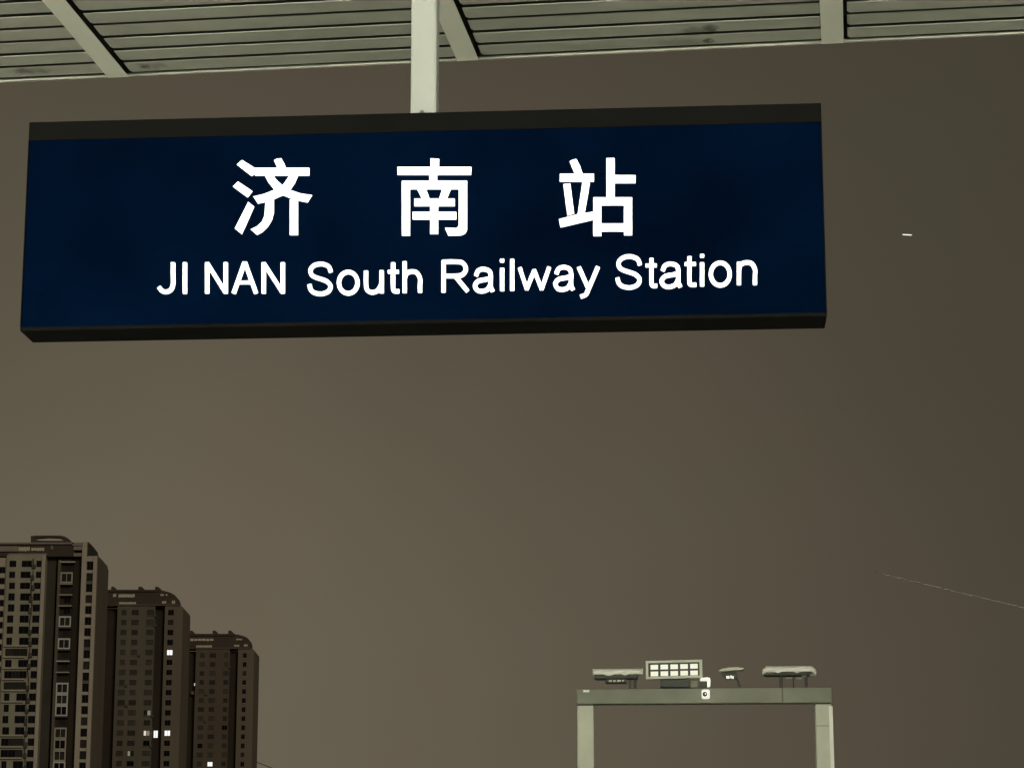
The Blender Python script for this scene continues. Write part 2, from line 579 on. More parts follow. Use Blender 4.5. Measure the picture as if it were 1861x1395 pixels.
za = lambda p: (p[0] / 3.579 + 380, p[1] / 3.579 + 270)
zb = lambda p: (p[0] / 2.908 + 880, p[1] / 2.908 + 270)
chars = [
    ('first Chinese character', za, [
        [(181, 108), (216, 76), (302, 130), (300, 168), (278, 183)],
        [(155, 250), (190, 216), (285, 280), (252, 322)],
        [(257, 349), (296, 380), (215, 561), (168, 522)],
        [(422, 80), (440, 70), (472, 65), (490, 98), (504, 131), (445, 131)],
        [(295, 128), (655, 128), (655, 180), (300, 180)],
        [(362, 178), (420, 178), (448, 214), (478, 240), (530, 272), (600, 296), (673, 305), (642, 354), (560, 338), (480, 307), (426, 272), (385, 222)],
        [(525, 178), (582, 178), (560, 228), (530, 272), (480, 308), (425, 332), (370, 350), (318, 362), (288, 315), (360, 298), (430, 270), (480, 242)],
        [(368, 340), (424, 325), (424, 420), (412, 465), (385, 510), (350, 545), (313, 565), (270, 528), (310, 510), (345, 480), (362, 440)],
        [(526, 332), (581, 345), (581, 566), (526, 566)]]),
    ('second Chinese character', za, [
        [(1440, 66), (1499, 70), (1497, 124), (1440, 124)],
        [(1432, 173), (1485, 173), (1485, 214), (1432, 214)],
        [(1224, 122), (1709, 122), (1706, 175), (1226, 175)],
        [(1254, 212), (1680, 212), (1680, 268), (1254, 268)],
        [(1254, 266), (1309, 266), (1309, 570), (1254, 570)],
        [(1624, 266), (1680, 266), (1680, 530), (1668, 555), (1640, 568), (1556, 570), (1533, 517), (1610, 520), (1624, 505)],
        [(1352, 266), (1413, 266), (1437, 330), (1384, 330)],
        [(1517, 266), (1575, 266), (1548, 330), (1496, 330)],
        [(1335, 328), (1600, 328), (1600, 378), (1335, 378)],
        [(1324, 414), (1610, 414), (1610, 465), (1324, 465)],
        [(1438, 376), (1492, 376), (1492, 559), (1438, 559)]]),
    ('third Chinese character', zb, [
        [(450, 70), (470, 60), (488, 57), (508, 95), (522, 137), (478, 137)],
        [(399, 135), (581, 135), (581, 178), (399, 178)],
        [(417, 190), (456, 186), (477, 346), (439, 357)],
        [(519, 176), (560, 184), (532, 347), (493, 351)],
        [(394, 376), (492, 349), (578, 335), (578, 379), (403, 420)],
        [(645, 53), (691, 53), (691, 262), (645, 262)],
        [(689, 143), (801, 143), (801, 186), (689, 186)],
        [(576, 260), (783, 260), (783, 303), (576, 303)],
        [(576, 301), (620, 301), (620, 465), (576, 465)],
        [(738, 301), (783, 301), (783, 461), (738, 461)],
        [(618, 398), (740, 398), (740, 441), (618, 441)]])]
for lab, cv, polys in chars:
    G = Glyph()
    for p in polys:
        G.poly(p, cv)
    G.done('character', lab + ' of the station name in glowing white strokes')

S_U = [(0.98, .25), (0.90, .09), (.70, .01), (.48, -.01), (.22, .04), (.05, .18), (.09, .35), (.28, .445), (.55, .51), (.80, .585), (.97, .73), (.90, .90), (.70, .985), (.47, 1.01), (.20, .96), (.05, .85), (.0, .71)]
A1 = [(.08, .27), (.20, .06), (.48, -.02), (.80, .06), (.90, .26), (.90, .78), (1.0, 1.0)]
A2 = [(.90, .40), (.62, .47), (.22, .54), (.02, .74), (.14, .96), (.42, 1.02), (.72, .93), (.90, .70)]


def letter(fn):
    G = Glyph(); fn(G); G.done('letter')


HW = 3.85
letter(lambda G: G.stroke(spline([(315, 479), (315, 500), (315, 517), (311, 527), (303, 531), (295, 529), (290, 523)])))
letter(lambda G: G.stroke([(336.6, 479), (336.6, 533)]))


def N_(G, xl, xr, t, bt):
    G.stroke([(xl, t), (xl, bt)]); G.stroke([(xr, t), (xr, bt)]); G.stroke([(xl + 0.8, t + 1), (xr - 0.8, bt - 1)], HW * 0.98)


letter(lambda G: N_(G, 377, 410.7, 479, 532.5))


def A_(G):
    G.stroke([(444, 480), (425.5, 532.5)]); G.stroke([(446.5, 480), (465.5, 532.5)]); G.stroke([(432, 514), (458, 514)], HW * 0.8, cap=False)
    G.stroke([(442, 479), (448.5, 479)], HW * 0.75)


letter(A_)
letter(lambda G: N_(G, 479.7, 514.4, 479, 532.5))
letter(lambda G: G.stroke(spline(boxpts(559, 606, 477, 538, S_U), 5)))
letter(lambda G: G.stroke(ellipse(612.5, 654, 491, 537.5), cap=False))


def u_(G):
    G.stroke(spline([(665.5, 494), (665.5, 516), (667.5, 527), (676, 532), (686, 529), (692, 520), (694, 512)]))
    G.stroke([(694, 493.5), (694, 532)])


letter(u_)


def t_(G, x, t, bt, xl, xr, yb):
    G.stroke(spline([(x, t + 3), (x, t + 20), (x, bt - 13), (x + 2, bt - 5.5), (xr - 2, bt - 5)]))
    G.stroke([(xl + 2.5, yb), (xr - 2.5, yb)], HW * 0.85)


letter(lambda G: t_(G, 714.7, 476, 535, 704, 726.5, 494.5))


def h_(G, xs, xr, t, bt, at, btr):
    G.stroke([(xs, t), (xs, bt)])
    w = xr - xs
    G.stroke(spline([(xs, at + 17), (xs + w * 0.12, at + 8), (xs + w * 0.45, at + 4.2), (xs + w * 0.8, at + 6.5), (xr, at + 17), (xr, at + 28), (xr, btr)]))


letter(lambda G: h_(G, 735.7, 763.6, 477, 531.5, 490, 531))


def R_(G):
    G.stroke([(806.4, 475), (806.4, 530.5)])
    G.stroke(spline([(806.4, 476.5), (828, 476.3), (841, 478.5), (847, 489), (841, 499.5), (828, 502), (806.4, 502)]))
    G.stroke([(828, 503), (849.5, 529)])


letter(R_)


def a_(G, x0, x1, y0, y1):
    G.stroke(spline(boxpts(x0, x1, y0, y1, A1), 6)); G.stroke(spline(boxpts(x0, x1, y0, y1, A2), 6))


letter(lambda G: a_(G, 859, 899, 486.5, 533))


def i_(G, x, t, bt, d):
    G.stroke([(x, t + 3), (x, bt - 3)]); G.stroke([(x, d - 1.6), (x, d + 1.6)])


letter(lambda G: i_(G, 912.7, 486, 531, 474.5))
letter(lambda G: G.stroke([(931, 472.5), (931, 527.5)]))


def w_(G):
    q = [(945, 488), (957.5, 526), (971, 492), (984.5, 526), (998, 487)]
    for k in range(4):
        G.stroke([q[k], q[k + 1]], HW * 0.93)


letter(w_)
letter(lambda G: a_(G, 1005, 1045, 483, 530))


def y_(G):
    G.stroke([(1052.5, 487), (1069, 524)]); G.stroke(spline([(1086.5, 486.5), (1070, 525), (1065, 535.5), (1056.5, 539.5)]))


letter(y_)
letter(lambda G: G.stroke(spline(boxpts(1118.5, 1167.5, 463.5, 526.5, S_U), 5)))
letter(lambda G: t_(G, 1184, 468, 525, 1172, 1195, 483))
letter(lambda G: a_(G, 1198, 1240, 477, 525))
letter(lambda G: t_(G, 1253, 465, 523, 1243, 1266, 480.5))
letter(lambda G: i_(G, 1276, 476, 522.5, 465.5))
letter(lambda G: G.stroke(ellipse(1288, 1330, 474.3, 523), cap=False))
letter(lambda G: h_(G, 1343, 1372, 478, 517, 473.5, 517))

# hanger post between sign and ceiling
pu0, _ = SP.at(748, 207, -T / 2)
pu1, _ = SP.at(795.5, 207, -T / 2)
post = empty('hanger_post', 'pale square hanger post holding the blue sign from the ceiling', 'post', tuple(SP.w((pu0 + pu1) / 2, zT, -T / 2)))
post.rotation_euler = (0, 0, SP.ang)
hwid = (pu1 - pu0) / 2
b = MB()
b.box(-hwid, hwid, -0.05, 0.05, 0.001, CEIL - zT + 0.02, ch=0.012)
b.build('shaft', M['post'], post)
b = MB()
b.tube([(-0.004, -0.0498, 0.013), (-0.004, -0.058, 0.013)], 0.010, 10)
b.build('bolt', M['bolt'], post)
b = MB()
b.tube([(0.006, -0.0498, 0.005), (0.006, -0.054, 0.005)], 0.006, 10)
b.build('bolt', M['bolt'], post)

# ------------------------------------------------------------------ camera gantry, lower right
GZ = 3.8
GP = Plane(on_z(1048, 1251.5, GZ), on_z(1511, 1248.5, GZ))
gloc = (GP.o.x, GP.o.y, 0)
U = lambda px, py: GP.at(px, py)[0]
Z = lambda px, py: GP.at(px, py)[1]


def gthing(name, label, cat, px, py, group=None):
    """Empty on the gantry plane below a photo pixel; its parts use coordinates along / behind / above it"""
    u, z = GP.at(px, py)
    t = empty(name, label, cat, tuple(GP.w(u, z)), group)
    t.rotation_euler = (0, 0, GP.ang)
    return t


PXM = (GP.at(1400, 1240)[0] - GP.at(1300, 1240)[0]) / 100    # metres per photo pixel on that plane
gan = empty('camera_gantry', 'pale steel goal-post gantry carrying cameras and a floodlight, lower right', 'gantry', gloc)
gan.rotation_euler = (0, 0, GP.ang)
gx1 = U(1511.5, 1248.5)
zlow = Z(1280, 1277)
xj = U(1422, 1260)
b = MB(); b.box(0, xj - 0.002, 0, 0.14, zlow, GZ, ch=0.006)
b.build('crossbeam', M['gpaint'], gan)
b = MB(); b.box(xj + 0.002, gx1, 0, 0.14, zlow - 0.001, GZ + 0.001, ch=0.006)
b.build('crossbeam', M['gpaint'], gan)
b = MB(); b.box(xj - 0.003, xj + 0.003, 0.006, 0.134, zlow + 0.004, GZ - 0.004)
b.build('joint', M['dark'], gan)
pw = 31 * PXM
for x0, x1 in ((0.002, pw), (gx1 - pw, gx1 - 0.002)):
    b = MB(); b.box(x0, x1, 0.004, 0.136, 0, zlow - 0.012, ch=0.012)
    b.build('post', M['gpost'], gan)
    b = MB(); b.box(x0 + 0.01, x1 - 0.01, 0.012, 0.128, zlow - 0.0125, zlow - 0.0005)
    b.build('shadow_gap', M['dark'], gan)  # dark block stands in for the shaded gap under the beam
    b = MB(); b.box(x0 - 0.06, x1 + 0.06, -0.05, 0.19, -0.001, 0.016)
    b.build('base_plate', M['gpaint'], gan)
b = MB(); b.box(gx1 - 0.028, gx1 + 0.004, -0.002, 0.13, 0.02, zlow - 0.03, ch=0.004)
b.build('edge_channel', M['shield'], gan)
b = MB(); b.box(gx1 - pw + 0.004, gx1 - 0.03, 0.0025, 0.02, Z(1495, 1318.6), Z(1495, 1317.4))
b.build('post_joint', M['grey'], gan)
b = MB(); b.box(U(1060, 1255), U(1071, 1255), -0.003, 0.004, Z(1065, 1257), Z(1065, 1253), ch=0.001)
b.build('sticker', M['shield'], gan)


def bullet_camera(label, px0, px1, pytop, legs, rounded):
    """camera housing lying broadside under a white sun shield, on bracket legs"""
    t = gthing('bullet_camera', label, 'camera', (px0 + px1) / 2, 1249.0, 'bullet cameras on the gantry')
    L = (px1 - px0) * PXM / 2
    zt = (1249.0 - pytop) * PXM
    # shield: curved cover, an arch in cross-section, its ends turned down
    sh = MB()
    n = 10
    nx = 14
    vs, fs = [], []
    for i in range(nx + 1):
        fx = -1 + 2 * i / nx
        e = abs(fx)
        drop = 0.0
        if rounded:
            drop = 0.030 * max(0, (e - 0.86) / 0.14) ** 2
        for k in range(n + 1):
            a = math.pi * k / n
            rr = 0.062
            zz = math.sin(a) ** 0.6 * 0.052 - (0.052 if not rounded else 0.058)
            low = -0.012 if (k in (0, n) and (i in (4, 5, 9) if not rounded else i in (4, 9))) else 0
            if rounded and i in (0, nx):
                low -= 0.012
            vs.append((fx * L, -math.cos(a) * rr + 0.07, zt + zz - drop * 0.5 + low))
    m = n + 1
    for i in range(nx):
        for k in range(n):
            fs.append([i * m + k, i * m + k + 1, (i + 1) * m + k + 1, (i + 1) * m + k])
    sh.add(vs, fs, 0, True)
    o = sh.build('sun_shield', M['shield'], t)
    so = o.modifiers.new('thick', 'SOLIDIFY'); so.thickness = 0.006
    bd = MB()
    bd.box(-L * 0.93, L * 0.80, 0.022, 0.118, zt - 0.092, zt - 0.018, ch=0.012)
    bd.build('housing', M['dark'], t)
    ln = MB(); ln.tube([(-L * 0.93, 0.07, zt - 0.055), (-L * 0.985, 0.07, zt - 0.055)], 0.030, 14)
    ln.build('lens_hood', M['grey'], t)
    for lx, lw in legs:
        lg = MB()
        x = (lx - (px0 + px1) / 2) * PXM
        lg.box(x - lw, x + lw, 0.045, 0.085, -0.02 + 0.018, zt - 0.09, ch=0.004)
        lg.build('bracket_leg', M['dark'], t)
    return t


c1 = bullet_camera('bullet camera with white sun shield at the left end of the gantry', 1077, 1169, 1212.5, [(1145, 0.010), (1154, 0.012)], False)
L1 = 46 * PXM
b = MB(); b.box(-L1 * .50, L1 * .35, 0.035, 0.105, (1249 - 1240) * PXM, (1249 - 1230.5) * PXM, ch=0.006)
b.build('cable_box', M['dark'], c1)
for x, w in ((-.30, .06), (-.14, .05), (.04, .07), (.2, .03)):
    b = MB(); b.box(L1 * (x - w), L1 * (x + w), 0.031, 0.036, (1249 - 1237) * PXM, (1249 - 1234) * PXM)
    b.build('connector', M['lampframe'], c1)
c2 = bullet_camera('bullet camera with round-ended white sun shield at the right end of the gantry', 1387, 1484, 1206.5, [(1420.5, 0.014), (1443, 0.006), (1466, 0.011)], True)
L2 = 48.5 * PXM
for x0, x1, y0, y1 in ((1429, 1441, 1229, 1233), (1447, 1458, 1229, 1233), (1458, 1466, 1226, 1229), (1472, 1482, 1224, 1227)):
    b = MB(); b.box((x0 - 1435.5) * PXM, (x1 - 1435.5) * PXM, 0.024, 0.040, (1249 - y1) * PXM, (1249 - y0) * PXM, ch=0.002)
    b.build('cable_clip', M['gpaint'], c2)
b = MB(); b.box((1395 - 1435.5) * PXM, (1408 - 1435.5) * PXM, 0.012, 0.024, (1249 - 1222) * PXM, (1249 - 1215) * PXM, ch=0.004)
b.build('front_glass', M['grey'], c2)

# LED floodlight panel
pl = gthing('floodlight_panel', 'rectangular floodlight with ten lit cells in two rows on the gantry', 'floodlight', 1225.5, 1249)
pl.rotation_euler = (0, 0, GP.ang)
cx = 1225.5
X = lambda px: (px - cx) * PXM
ZZ = lambda py: (1249 - py) * PXM
sk = -0.019         # the panel hangs slightly out of level
zsh = lambda x, z: z - sk * x


def skew_box(mb, x0, x1, y0, y1, z0, z1):
    vs = [(x, y, zsh(x, z)) for x in (x0, x1) for y in (y0, y1) for z in (z0, z1)]
    mb.add(vs, [(0, 1, 3, 2), (4, 6, 7, 5), (0, 4, 5, 1), (2, 3, 7, 6), (0, 2, 6, 4), (1, 5, 7, 3)])


fr = 4.0
for nm, (a0, a1, q0, q1) in {'top': (1174, 1277, 1203, 1199), 'bot': (1174, 1277, 1232.5, 1228), 'lef': (1174, 1178.5, 1227.9, 1203.1), 'rig': (1272, 1277, 1227.9, 1203.1)}.items():
    b = MB(); skew_box(b, X(a0), X(a1), -0.012, 0.05, ZZ(q0), ZZ(q1))
    b.build('frame_bar', M['lampframe'], pl)
b = MB(); skew_box(b, X(1178.6), X(1271.9), 0.004, 0.05, ZZ(1227.9), ZZ(1203.1))
b.build('backing', M['black'], pl)
for r in range(2):
    for k in range(5):
        x0 = 1182.6 + 18.1 * k
        y0 = 1206.2 + 12.2 * r
        b = MB(); skew_box(b, X(x0), X(x0 + 13.8), -0.001, 0.0035, ZZ(y0 + 8.6), ZZ(y0))
        b.build('lamp_cell', M['cell'], pl)
b = MB(); b.box(X(1200), X(1254), 0.0, 0.10, 0.0035, ZZ(1233.5), ch=0.004)
b.build('driver_box', M['black'], pl)
b = MB(); b.box(X(1255), X(1268), 0.02, 0.06, 0.0035, ZZ(1236), ch=0.004)
b.build('bracket', M['gpaint'], pl)

# small lamp on hooked arm and the round-eyed sensor on the beam
hk = gthing('hook_lamp', 'small white hook-shaped lamp standing beside the lit panel on the gantry', 'lamp', 1282, 1249)
hx = lambda px: (px - 1282) * PXM
b = MB(); b.prism([(hx(1272), ZZ(1235)), (hx(1274.5), ZZ(1231.5)), (hx(1286), ZZ(1230.5)), (hx(1290.5), ZZ(1232)), (hx(1291.2), ZZ(1236)), (hx(1290.5), ZZ(1247)), (hx(1285.5), ZZ(1248)), (hx(1285.5), ZZ(1237)), (hx(1273), ZZ(1236.8))], sxz, -0.03, 0.03)
b.build('hood', M['spark'], hk)
b = MB(); b.box(hx(1272.5), hx(1285), -0.015, 0.03, 0.0035, ZZ(1237.2), ch=0.003)
b.build('body', M['black'], hk)
sn = gthing('beam_sensor', 'small white square sensor with a dark round eye fixed on the gantry beam', 'sensor', 1282.5, 1261)
sx = lambda px: (px - 1282.5) * PXM
sz = lambda py: (1261 - py) * PXM
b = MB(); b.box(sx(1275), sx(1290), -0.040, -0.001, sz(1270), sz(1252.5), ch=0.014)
b.build('case', M['spark'], sn)  # case is no lamp, its brightness is an added glow
b = MB(); b.tube([(sx(1281), -0.039, sz(1261.5)), (sx(1281), -0.048, sz(1261.5))], 4.4 * PXM, 14)
b.build('lens', M['black'], sn)
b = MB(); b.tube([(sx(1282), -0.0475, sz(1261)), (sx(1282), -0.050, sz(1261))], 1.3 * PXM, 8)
b.build('painted_glint', M['spark'], sn)  # lens highlight made as a glowing disc

# small camera with flat grey roof plate
kc = gthing('roofed_camera', 'small dark camera under a thin grey roof plate in the middle of the gantry', 'camera', 1329, 1248.8)
kx = lambda px: (px - 1329) * PXM
kz = lambda py: (1248.8 - py) * PXM
b = MB(); b.prism([(kx(1306), kz(1219)), (kx(1313), kz(1215.2)), (kx(1325), kz(1213.2)), (kx(1340), kz(1213)), (kx(1352), kz(1214.2)), (kx(1352), kz(1216.8)), (kx(1330), kz(1218.6)), (kx(1313), kz(1219.8))], sxz, -0.05, 0.08)
b.build('roof_plate', M['gpost'], kc)
b = MB(); b.prism([(kx(1312), kz(1219.9)), (kx(1339), kz(1218.8)), (kx(1341), kz(1233)), (kx(1318), kz(1233))], sxz, -0.02, 0.06)
b.build('housing', M['dark'], kc)
b = MB(); b.prism([(kx(1337), kz(1230)), (kx(1341.2), kz(1230)), (kx(1347), kz(1248)), (kx(1342), kz(1248))], sxz, 0.0, 0.035)
b.build('leg', M['dark'], kc)
for x0, x1, y0, y1 in ((1320, 1326, 1228, 1233), (1327.5, 1330, 1227, 1232.5), (1331, 1333.5, 1228, 1233.5)):
    b = MB(); b.box(kx(x0), kx(x1), -0.026, -0.0205, kz(y1), kz(y0), ch=0.002)
    b.build('lamp', M['spark'], kc)  # small bright bits given their own glow

# ------------------------------------------------------------------ apartment towers
WIN = {}


def win_mesh(w, h, kind):
    key = (round(w, 1), round(h, 1), kind)
    if key not in WIN:
        w, h = key[0], key[1]
        m = MB(); t = 0.09
        m.box(-w / 2, w / 2, 0, 0.1, -h / 2, -h / 2 + t); m.box(-w / 2, w / 2, 0, 0.1, h / 2 - t, h / 2)
        m.box(-w / 2, -w / 2 + t, 0.001, 0.1, -h / 2 + t, h / 2 - t); m.box(w / 2 - t, w / 2, 0.001, 0.1, -h / 2 + t, h / 2 - t)
        if w > 1.2:
            m.box(-0.045, 0.045, 0.002, 0.1, -h / 2 + t, h / 2 - t)
        WIN[key] = m.mesh('window', M['frame'])
    return WIN[key]


PANE = {}


def pane_mesh(w, h, mk):
    key = (round(w, 1), round(h, 1), mk)
    if key not in PANE:
        m = MB()
        w, h = key[0], key[1]
        m.box(-w / 2 + .05, w / 2 - .05, 0.0, 0.03, -h / 2 + .05, h / 2 - .05)
        PANE[key] = m.mesh('pane', M[mk])
    return PANE[key]


def put_window(parent, base, x0, x1, z0, z1, y, mk):
    w, h = x1 - x0, z1 - z0
    o = link('window', win_mesh(w, h, 0), parent, ((x0 + x1) / 2 - base.x, y - base.y, (z0 + z1) / 2 - base.z))
    link('pane', pane_mesh(w, h, mk), o, (0, 0.045, 0))
    return o


def wall_with_rows(name, parent, base, x0, x1, z0, z1, y, rows, mk, depth=0.28):
    """front wall with real openings; rows = [(za, zb, [(xa, xb)...])] from the top down, reveals run back"""
    m = MB()

    def q(a, b_, c, d):
        if b_ - a > 1e-4 and d - c > 1e-4:
            m.add([(a - base.x, y - base.y, c - base.z), (b_ - base.x, y - base.y, c - base.z), (b_ - base.x, y - base.y, d - base.z), (a - base.x, y - base.y, d - base.z)], [(0, 1, 2, 3)])
    top = z1
    for za_, zb_, ops in rows:
        q(x0, x1, zb_, top)
        cur = x0
        for xa, xb in ops:
            q(cur, xa, za_, zb_)
            cur = xb
            vs = [(xx - base.x, yy - base.y, zz - base.z) for (xx, zz) in ((xa, za_), (xb, za_), (xb, zb_), (xa, zb_)) for yy in (y, y + depth)]
            m.add(vs, [(0, 1, 3, 2), (2, 3, 5, 4), (4, 5, 7, 6), (6, 7, 1, 0)])
        q(cur, x1, za_, zb_)
        top = za_
    q(x0, x1, z0, top)
    me = bpy.data.meshes.new(name)
    me.from_pydata(m.v, [], m.f); me.materials.append(M[mk]); me.update()
    return link(name, me, parent)


def bbox(name, parent, base, x0, x1, y0, y1, z0, z1, mk):
    m = MB(); m.box(x0 - base.x, x1 - base.x, y0 - base.y, y1 - base.y, z0 - base.z, z1 - base.z)
    return m.build(name, M[mk], parent)


def xz_prism(name, parent, base, pts_px, Y, y0, y1, mk, ref=None):
    """profile measured in photo pixels on the facade plane, extruded in depth"""
    pts = []
    for px, py in pts_px:
        p = on_y(px, py, Y)
        pts.append((p.x - base.x, p.z - base.z))
    m = MB(); m.prism(pts, sxz, y0 - base.y, y1 - base.y)
    return m.build(name, M[mk], parent)


def ring_prism(name, parent, base, outer, inner, Y, y0, y1, mk):
    cv = lambda L_: [(on_y(a, b_, Y).x - base.x, on_y(a, b_, Y).z - base.z) for a, b_ in L_]
    o_, i_2 = cv(outer), cv(inner)
    n = len(o_)
    m = MB()
    vs = [sxz(a, b_, y0 - base.y) for a, b_ in o_ + i_2] + [sxz(a, b_, y1 - base.y) for a, b_ in o_ + i_2]
    fs = []
    for k in range(n):
        j = (k + 1) % n
        fs += [[k, j, n + j, n + k], [2 * n + k, 2 * n + j, 3 * n + j, 3 * n + k], [k, j, 2 * n + j, 2 * n + k], [n + k, n + j, 3 * n + j, 3 * n + k]]
    m.add(vs, fs)
    return m.build(name, M[mk], parent)


def pane_kind(p=(('glass', .45), ('glass2', .25), ('curtain', .12), ('dimglass', .18))):
    r = random.random()
    for k, q in p:
        r -= q
        if r <= 0:
            return k
    return p[0][0]


DEP = 18.0


def louver_row(parent, base, Y, px0, px1, pyt, pyb, y, n):
    z1 = on_y(px0, pyt, Y).z; z0 = on_y(px0, pyb, Y).z
    x0 = on_y(px0, pyt, Y).x; x1 = on_y(px1, pyt, Y).x
    m = MB()
    w = (x1 - x0) / n
    for k in range(n):
        if random.random() < 0.07:
            continue
        m.box(x0 + k * w + 0.07 * w - base.x, x0 + k * w + 0.93 * w - base.x, y - 0.25 - base.y, y - 0.01 - base.y, z0 + random.uniform(0, .12) * (z1 - z0) - base.z, z1 - random.uniform(0, .1) * (z1 - z0) - base.z)
    o = m.build('louver_strip', M['louver'], parent)
    return o


def rounded_side(px_in, px_out, pt, pb_, py_bot, n=7):
    """profile of the plain end wall: flat top that rolls down to a vertical outer edge"""
    pts = [(px_in, py_bot), (px_in, pt)]
    for k in range(n + 1):
        a = math.pi / 2 * k / n
        pts.append((px_in + (px_out - px_in) * (0.25 + 0.75 * math.sin(a)), pb_ - (pb_ - pt) * math.cos(a)))
    return pts


# ---- tower 2 and 3 share a layout
def small_tower(label, Y, ref, spec):
    base = on_y((spec['rec'][0] + spec['edge']) / 2, ref, Y)
    base.z = -1.2
    xr = lambda px: on_y(px, ref, Y).x
    zr = lambda py: on_y(spec['edge'], py, Y).z
    t = empty('apartment_tower', label, 'tower', tuple(base), 'apartment towers in a row')
    zg = -1.2
    ztop = zr(spec['ftop'])
    fh = (zr(spec['row0']) - zr(spec['row0'] + spec['pitch'] * 10)) / 10
    nrow = spec['nrow']
    cols = [(xr(a), xr(b_)) for a, b_ in spec['cols']]
    hh = spec['wh'] / spec['pitch'] * fh / 2
    x0, x1 = xr(spec['block'][0]), xr(spec['block'][1])
    rows = []
    for k in range(nrow):
        zc = zr(spec['row0']) - k * fh
        ops = []
        for j, (a, b_) in enumerate(cols):
            dw = random.uniform(-.16, .16)
            ops.append((a - dw, b_ + dw))
        rows.append((zc - hh, zc + hh, ops))
    wall_with_rows('facade_wall', t, base, x0, x1, zg, ztop, Y, rows, spec['mat'])  # wall colour darker than the near tower's, carrying the weaker light here
    bbox('block_core', t, base, x0 + .05, x1 - .05, Y + .30, Y + DEP, zg, ztop - .05, spec['mat'])
    bbox('side_return', t, base, x0 - 0.02, x0, Y, Y + 3, zg, ztop, spec['mat'])
    bbox('side_return', t, base, x1, x1 + 0.02, Y, Y + 3, zg, ztop, spec['mat'])
    for k, (za_, zb_, ops) in enumerate(rows):
        for j, (a, b_) in enumerate(ops):
            mk = spec['lit'].get((j, k)) or pane_kind((('glass', .10), ('curtain', .15), ('dullglass', .40), ('dullglass2', .35)))
            if isinstance(mk, tuple):      # half-lit opening
                mid = a + (b_ - a) * 0.48
                put_window(t, base, a, mid, za_, zb_, Y + .12, mk[0]); put_window(t, base, mid, b_, za_, zb_, Y + .12, mk[1])
            else:
                put_window(t, base, a, b_, za_, zb_, Y + .12, mk)
        if k % 3 == 1 or random.random() < .2:
            j = random.randrange(len(ops)); a, b_ = ops[j]
            if random.random() < .6:
                bbox('air_conditioner', t, base, b_ + .15, b_ + .95, Y - .45, Y - .003, za_ - .5, za_ + .2, 'ac')
            bbox('window_sill', t, base, a - .15, b_ + .15, Y - .18, Y - .004, za_ - .22, za_ - .06, 'taupe' if spec['mat'] == 'taupe' else 'brownside')
    # dark recesses left and right of the block
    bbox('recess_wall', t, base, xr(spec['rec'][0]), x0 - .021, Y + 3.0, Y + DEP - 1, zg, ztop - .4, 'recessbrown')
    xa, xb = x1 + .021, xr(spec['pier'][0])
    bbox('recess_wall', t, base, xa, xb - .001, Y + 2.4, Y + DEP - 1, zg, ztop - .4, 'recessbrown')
    for px0, px1, py0, py1, mk in spec.get('rwin', []):
        put_window(t, base, xr(px0), xr(px1), zr(py1), zr(py0), Y + 2.4 - .11, mk)
    for px0, px1, py0, py1, mk in spec.get('lwin', []):
        put_window(t, base, xr(px0), xr(px1), zr(py1), zr(py0), Y + 3.0 - .11, mk)
        bbox('balcony_slab', t, base, xr(px0) - .6, xr(px1) + .1, Y + 1.2, Y + 2.99, zr(py1) - 3.1, zr(py1) - 2.0, 'brownside')
    # pier with the single window column, then the plain end wall with its rolled top
    wx0, wx1 = xr(spec['wcol'][0]), xr(spec['wcol'][1])
    rows = []
    for k in range(nrow):
        zc = zr(spec['row0']) - k * fh
        rows.append((zc - hh * 1.05, zc + hh * 1.05, [(wx0, wx1)]))
    xe = xr(spec['edge'])
    xp = xr(spec['wcol'][1] + spec['pw'])
    ztp = zr(spec['ptop'])
    wall_with_rows('pier_wall', t, base, xb, xp, zg, ztp, Y, rows, 'brownside')
    bbox('pier_core', t, base, xb + .02, xp, Y + .30, Y + DEP, zg, ztp - .02, 'brownside')
    bbox('side_return', t, base, xb, xb + .018, Y + .001, Y + 2.4, zg, ztp, 'brownside')
    for k, (za_, zb_, ops) in enumerate(rows):
        put_window(t, base, wx0, wx1, za_, zb_, Y + .12, spec['lit'].get(('w', k)) or pane_kind((('glass', .7), ('glass2', .2), ('curtain', .1))))
        if random.random() < .35:
            bbox('window_sill', t, base, wx0 - .1, wx1 + .1, Y - .2, Y - .004, za_ - .3, za_ - .08, 'crownpale')
    yb = 1395 + 900
    pts = [(p[0], p[1]) for p in rounded_side(spec['wcol'][1] + spec['pw'], spec['edge'], spec['ptop'], spec['pround'], 1500)]
    m = MB()
    ptl = []
    for px, py in pts:
        ptl.append((xr(px) - base.x, (zg if py == 1500 else zr(py)) - base.z))
    ptl.append((ptl[-1][0], zg - base.z))
    m.prism(ptl, sxz, 0.0, DEP)
    m.build('end_wall', M['brownside'], t)
    # crown
    pc = [(spec['rec'][0], spec['ftop'] - .3)] + spec['crown'] + [(spec['crown'][-1][0], spec['ftop'] - .3)]
    xz_prism('crown', t, base, pc, Y, Y + .6, Y + 6, 'crown')
    pts2 = [(spec['rec'][0] + 1, spec['roof'] + 8), (spec['rec'][0] + 1, spec['roof'] - .3)] + [(a, b_ - .3) for a, b_ in spec['crown'][1:3]] + [(spec['crown'][2][0], spec['roof'] + 5), ]
    bbox('parapet', t, base, xr(spec['rec'][0]), xr(spec['crown'][1][0]), Y + .2, Y + .598, zr(spec['roof'] + 3.2), zr(spec['roof']) + .05, 'crown')
    bbox('cornice', t, base, xr(spec['block'][0]) - .5, xr(spec['crown'][-1][0]) - .2, Y - .3, Y + .598, ztop + .05, ztop + .55, 'brown')
    for a, b_, c, d, n in spec['louvers']:
        louver_row(t, base, Y, a, b_, c, d, Y + .6, n)
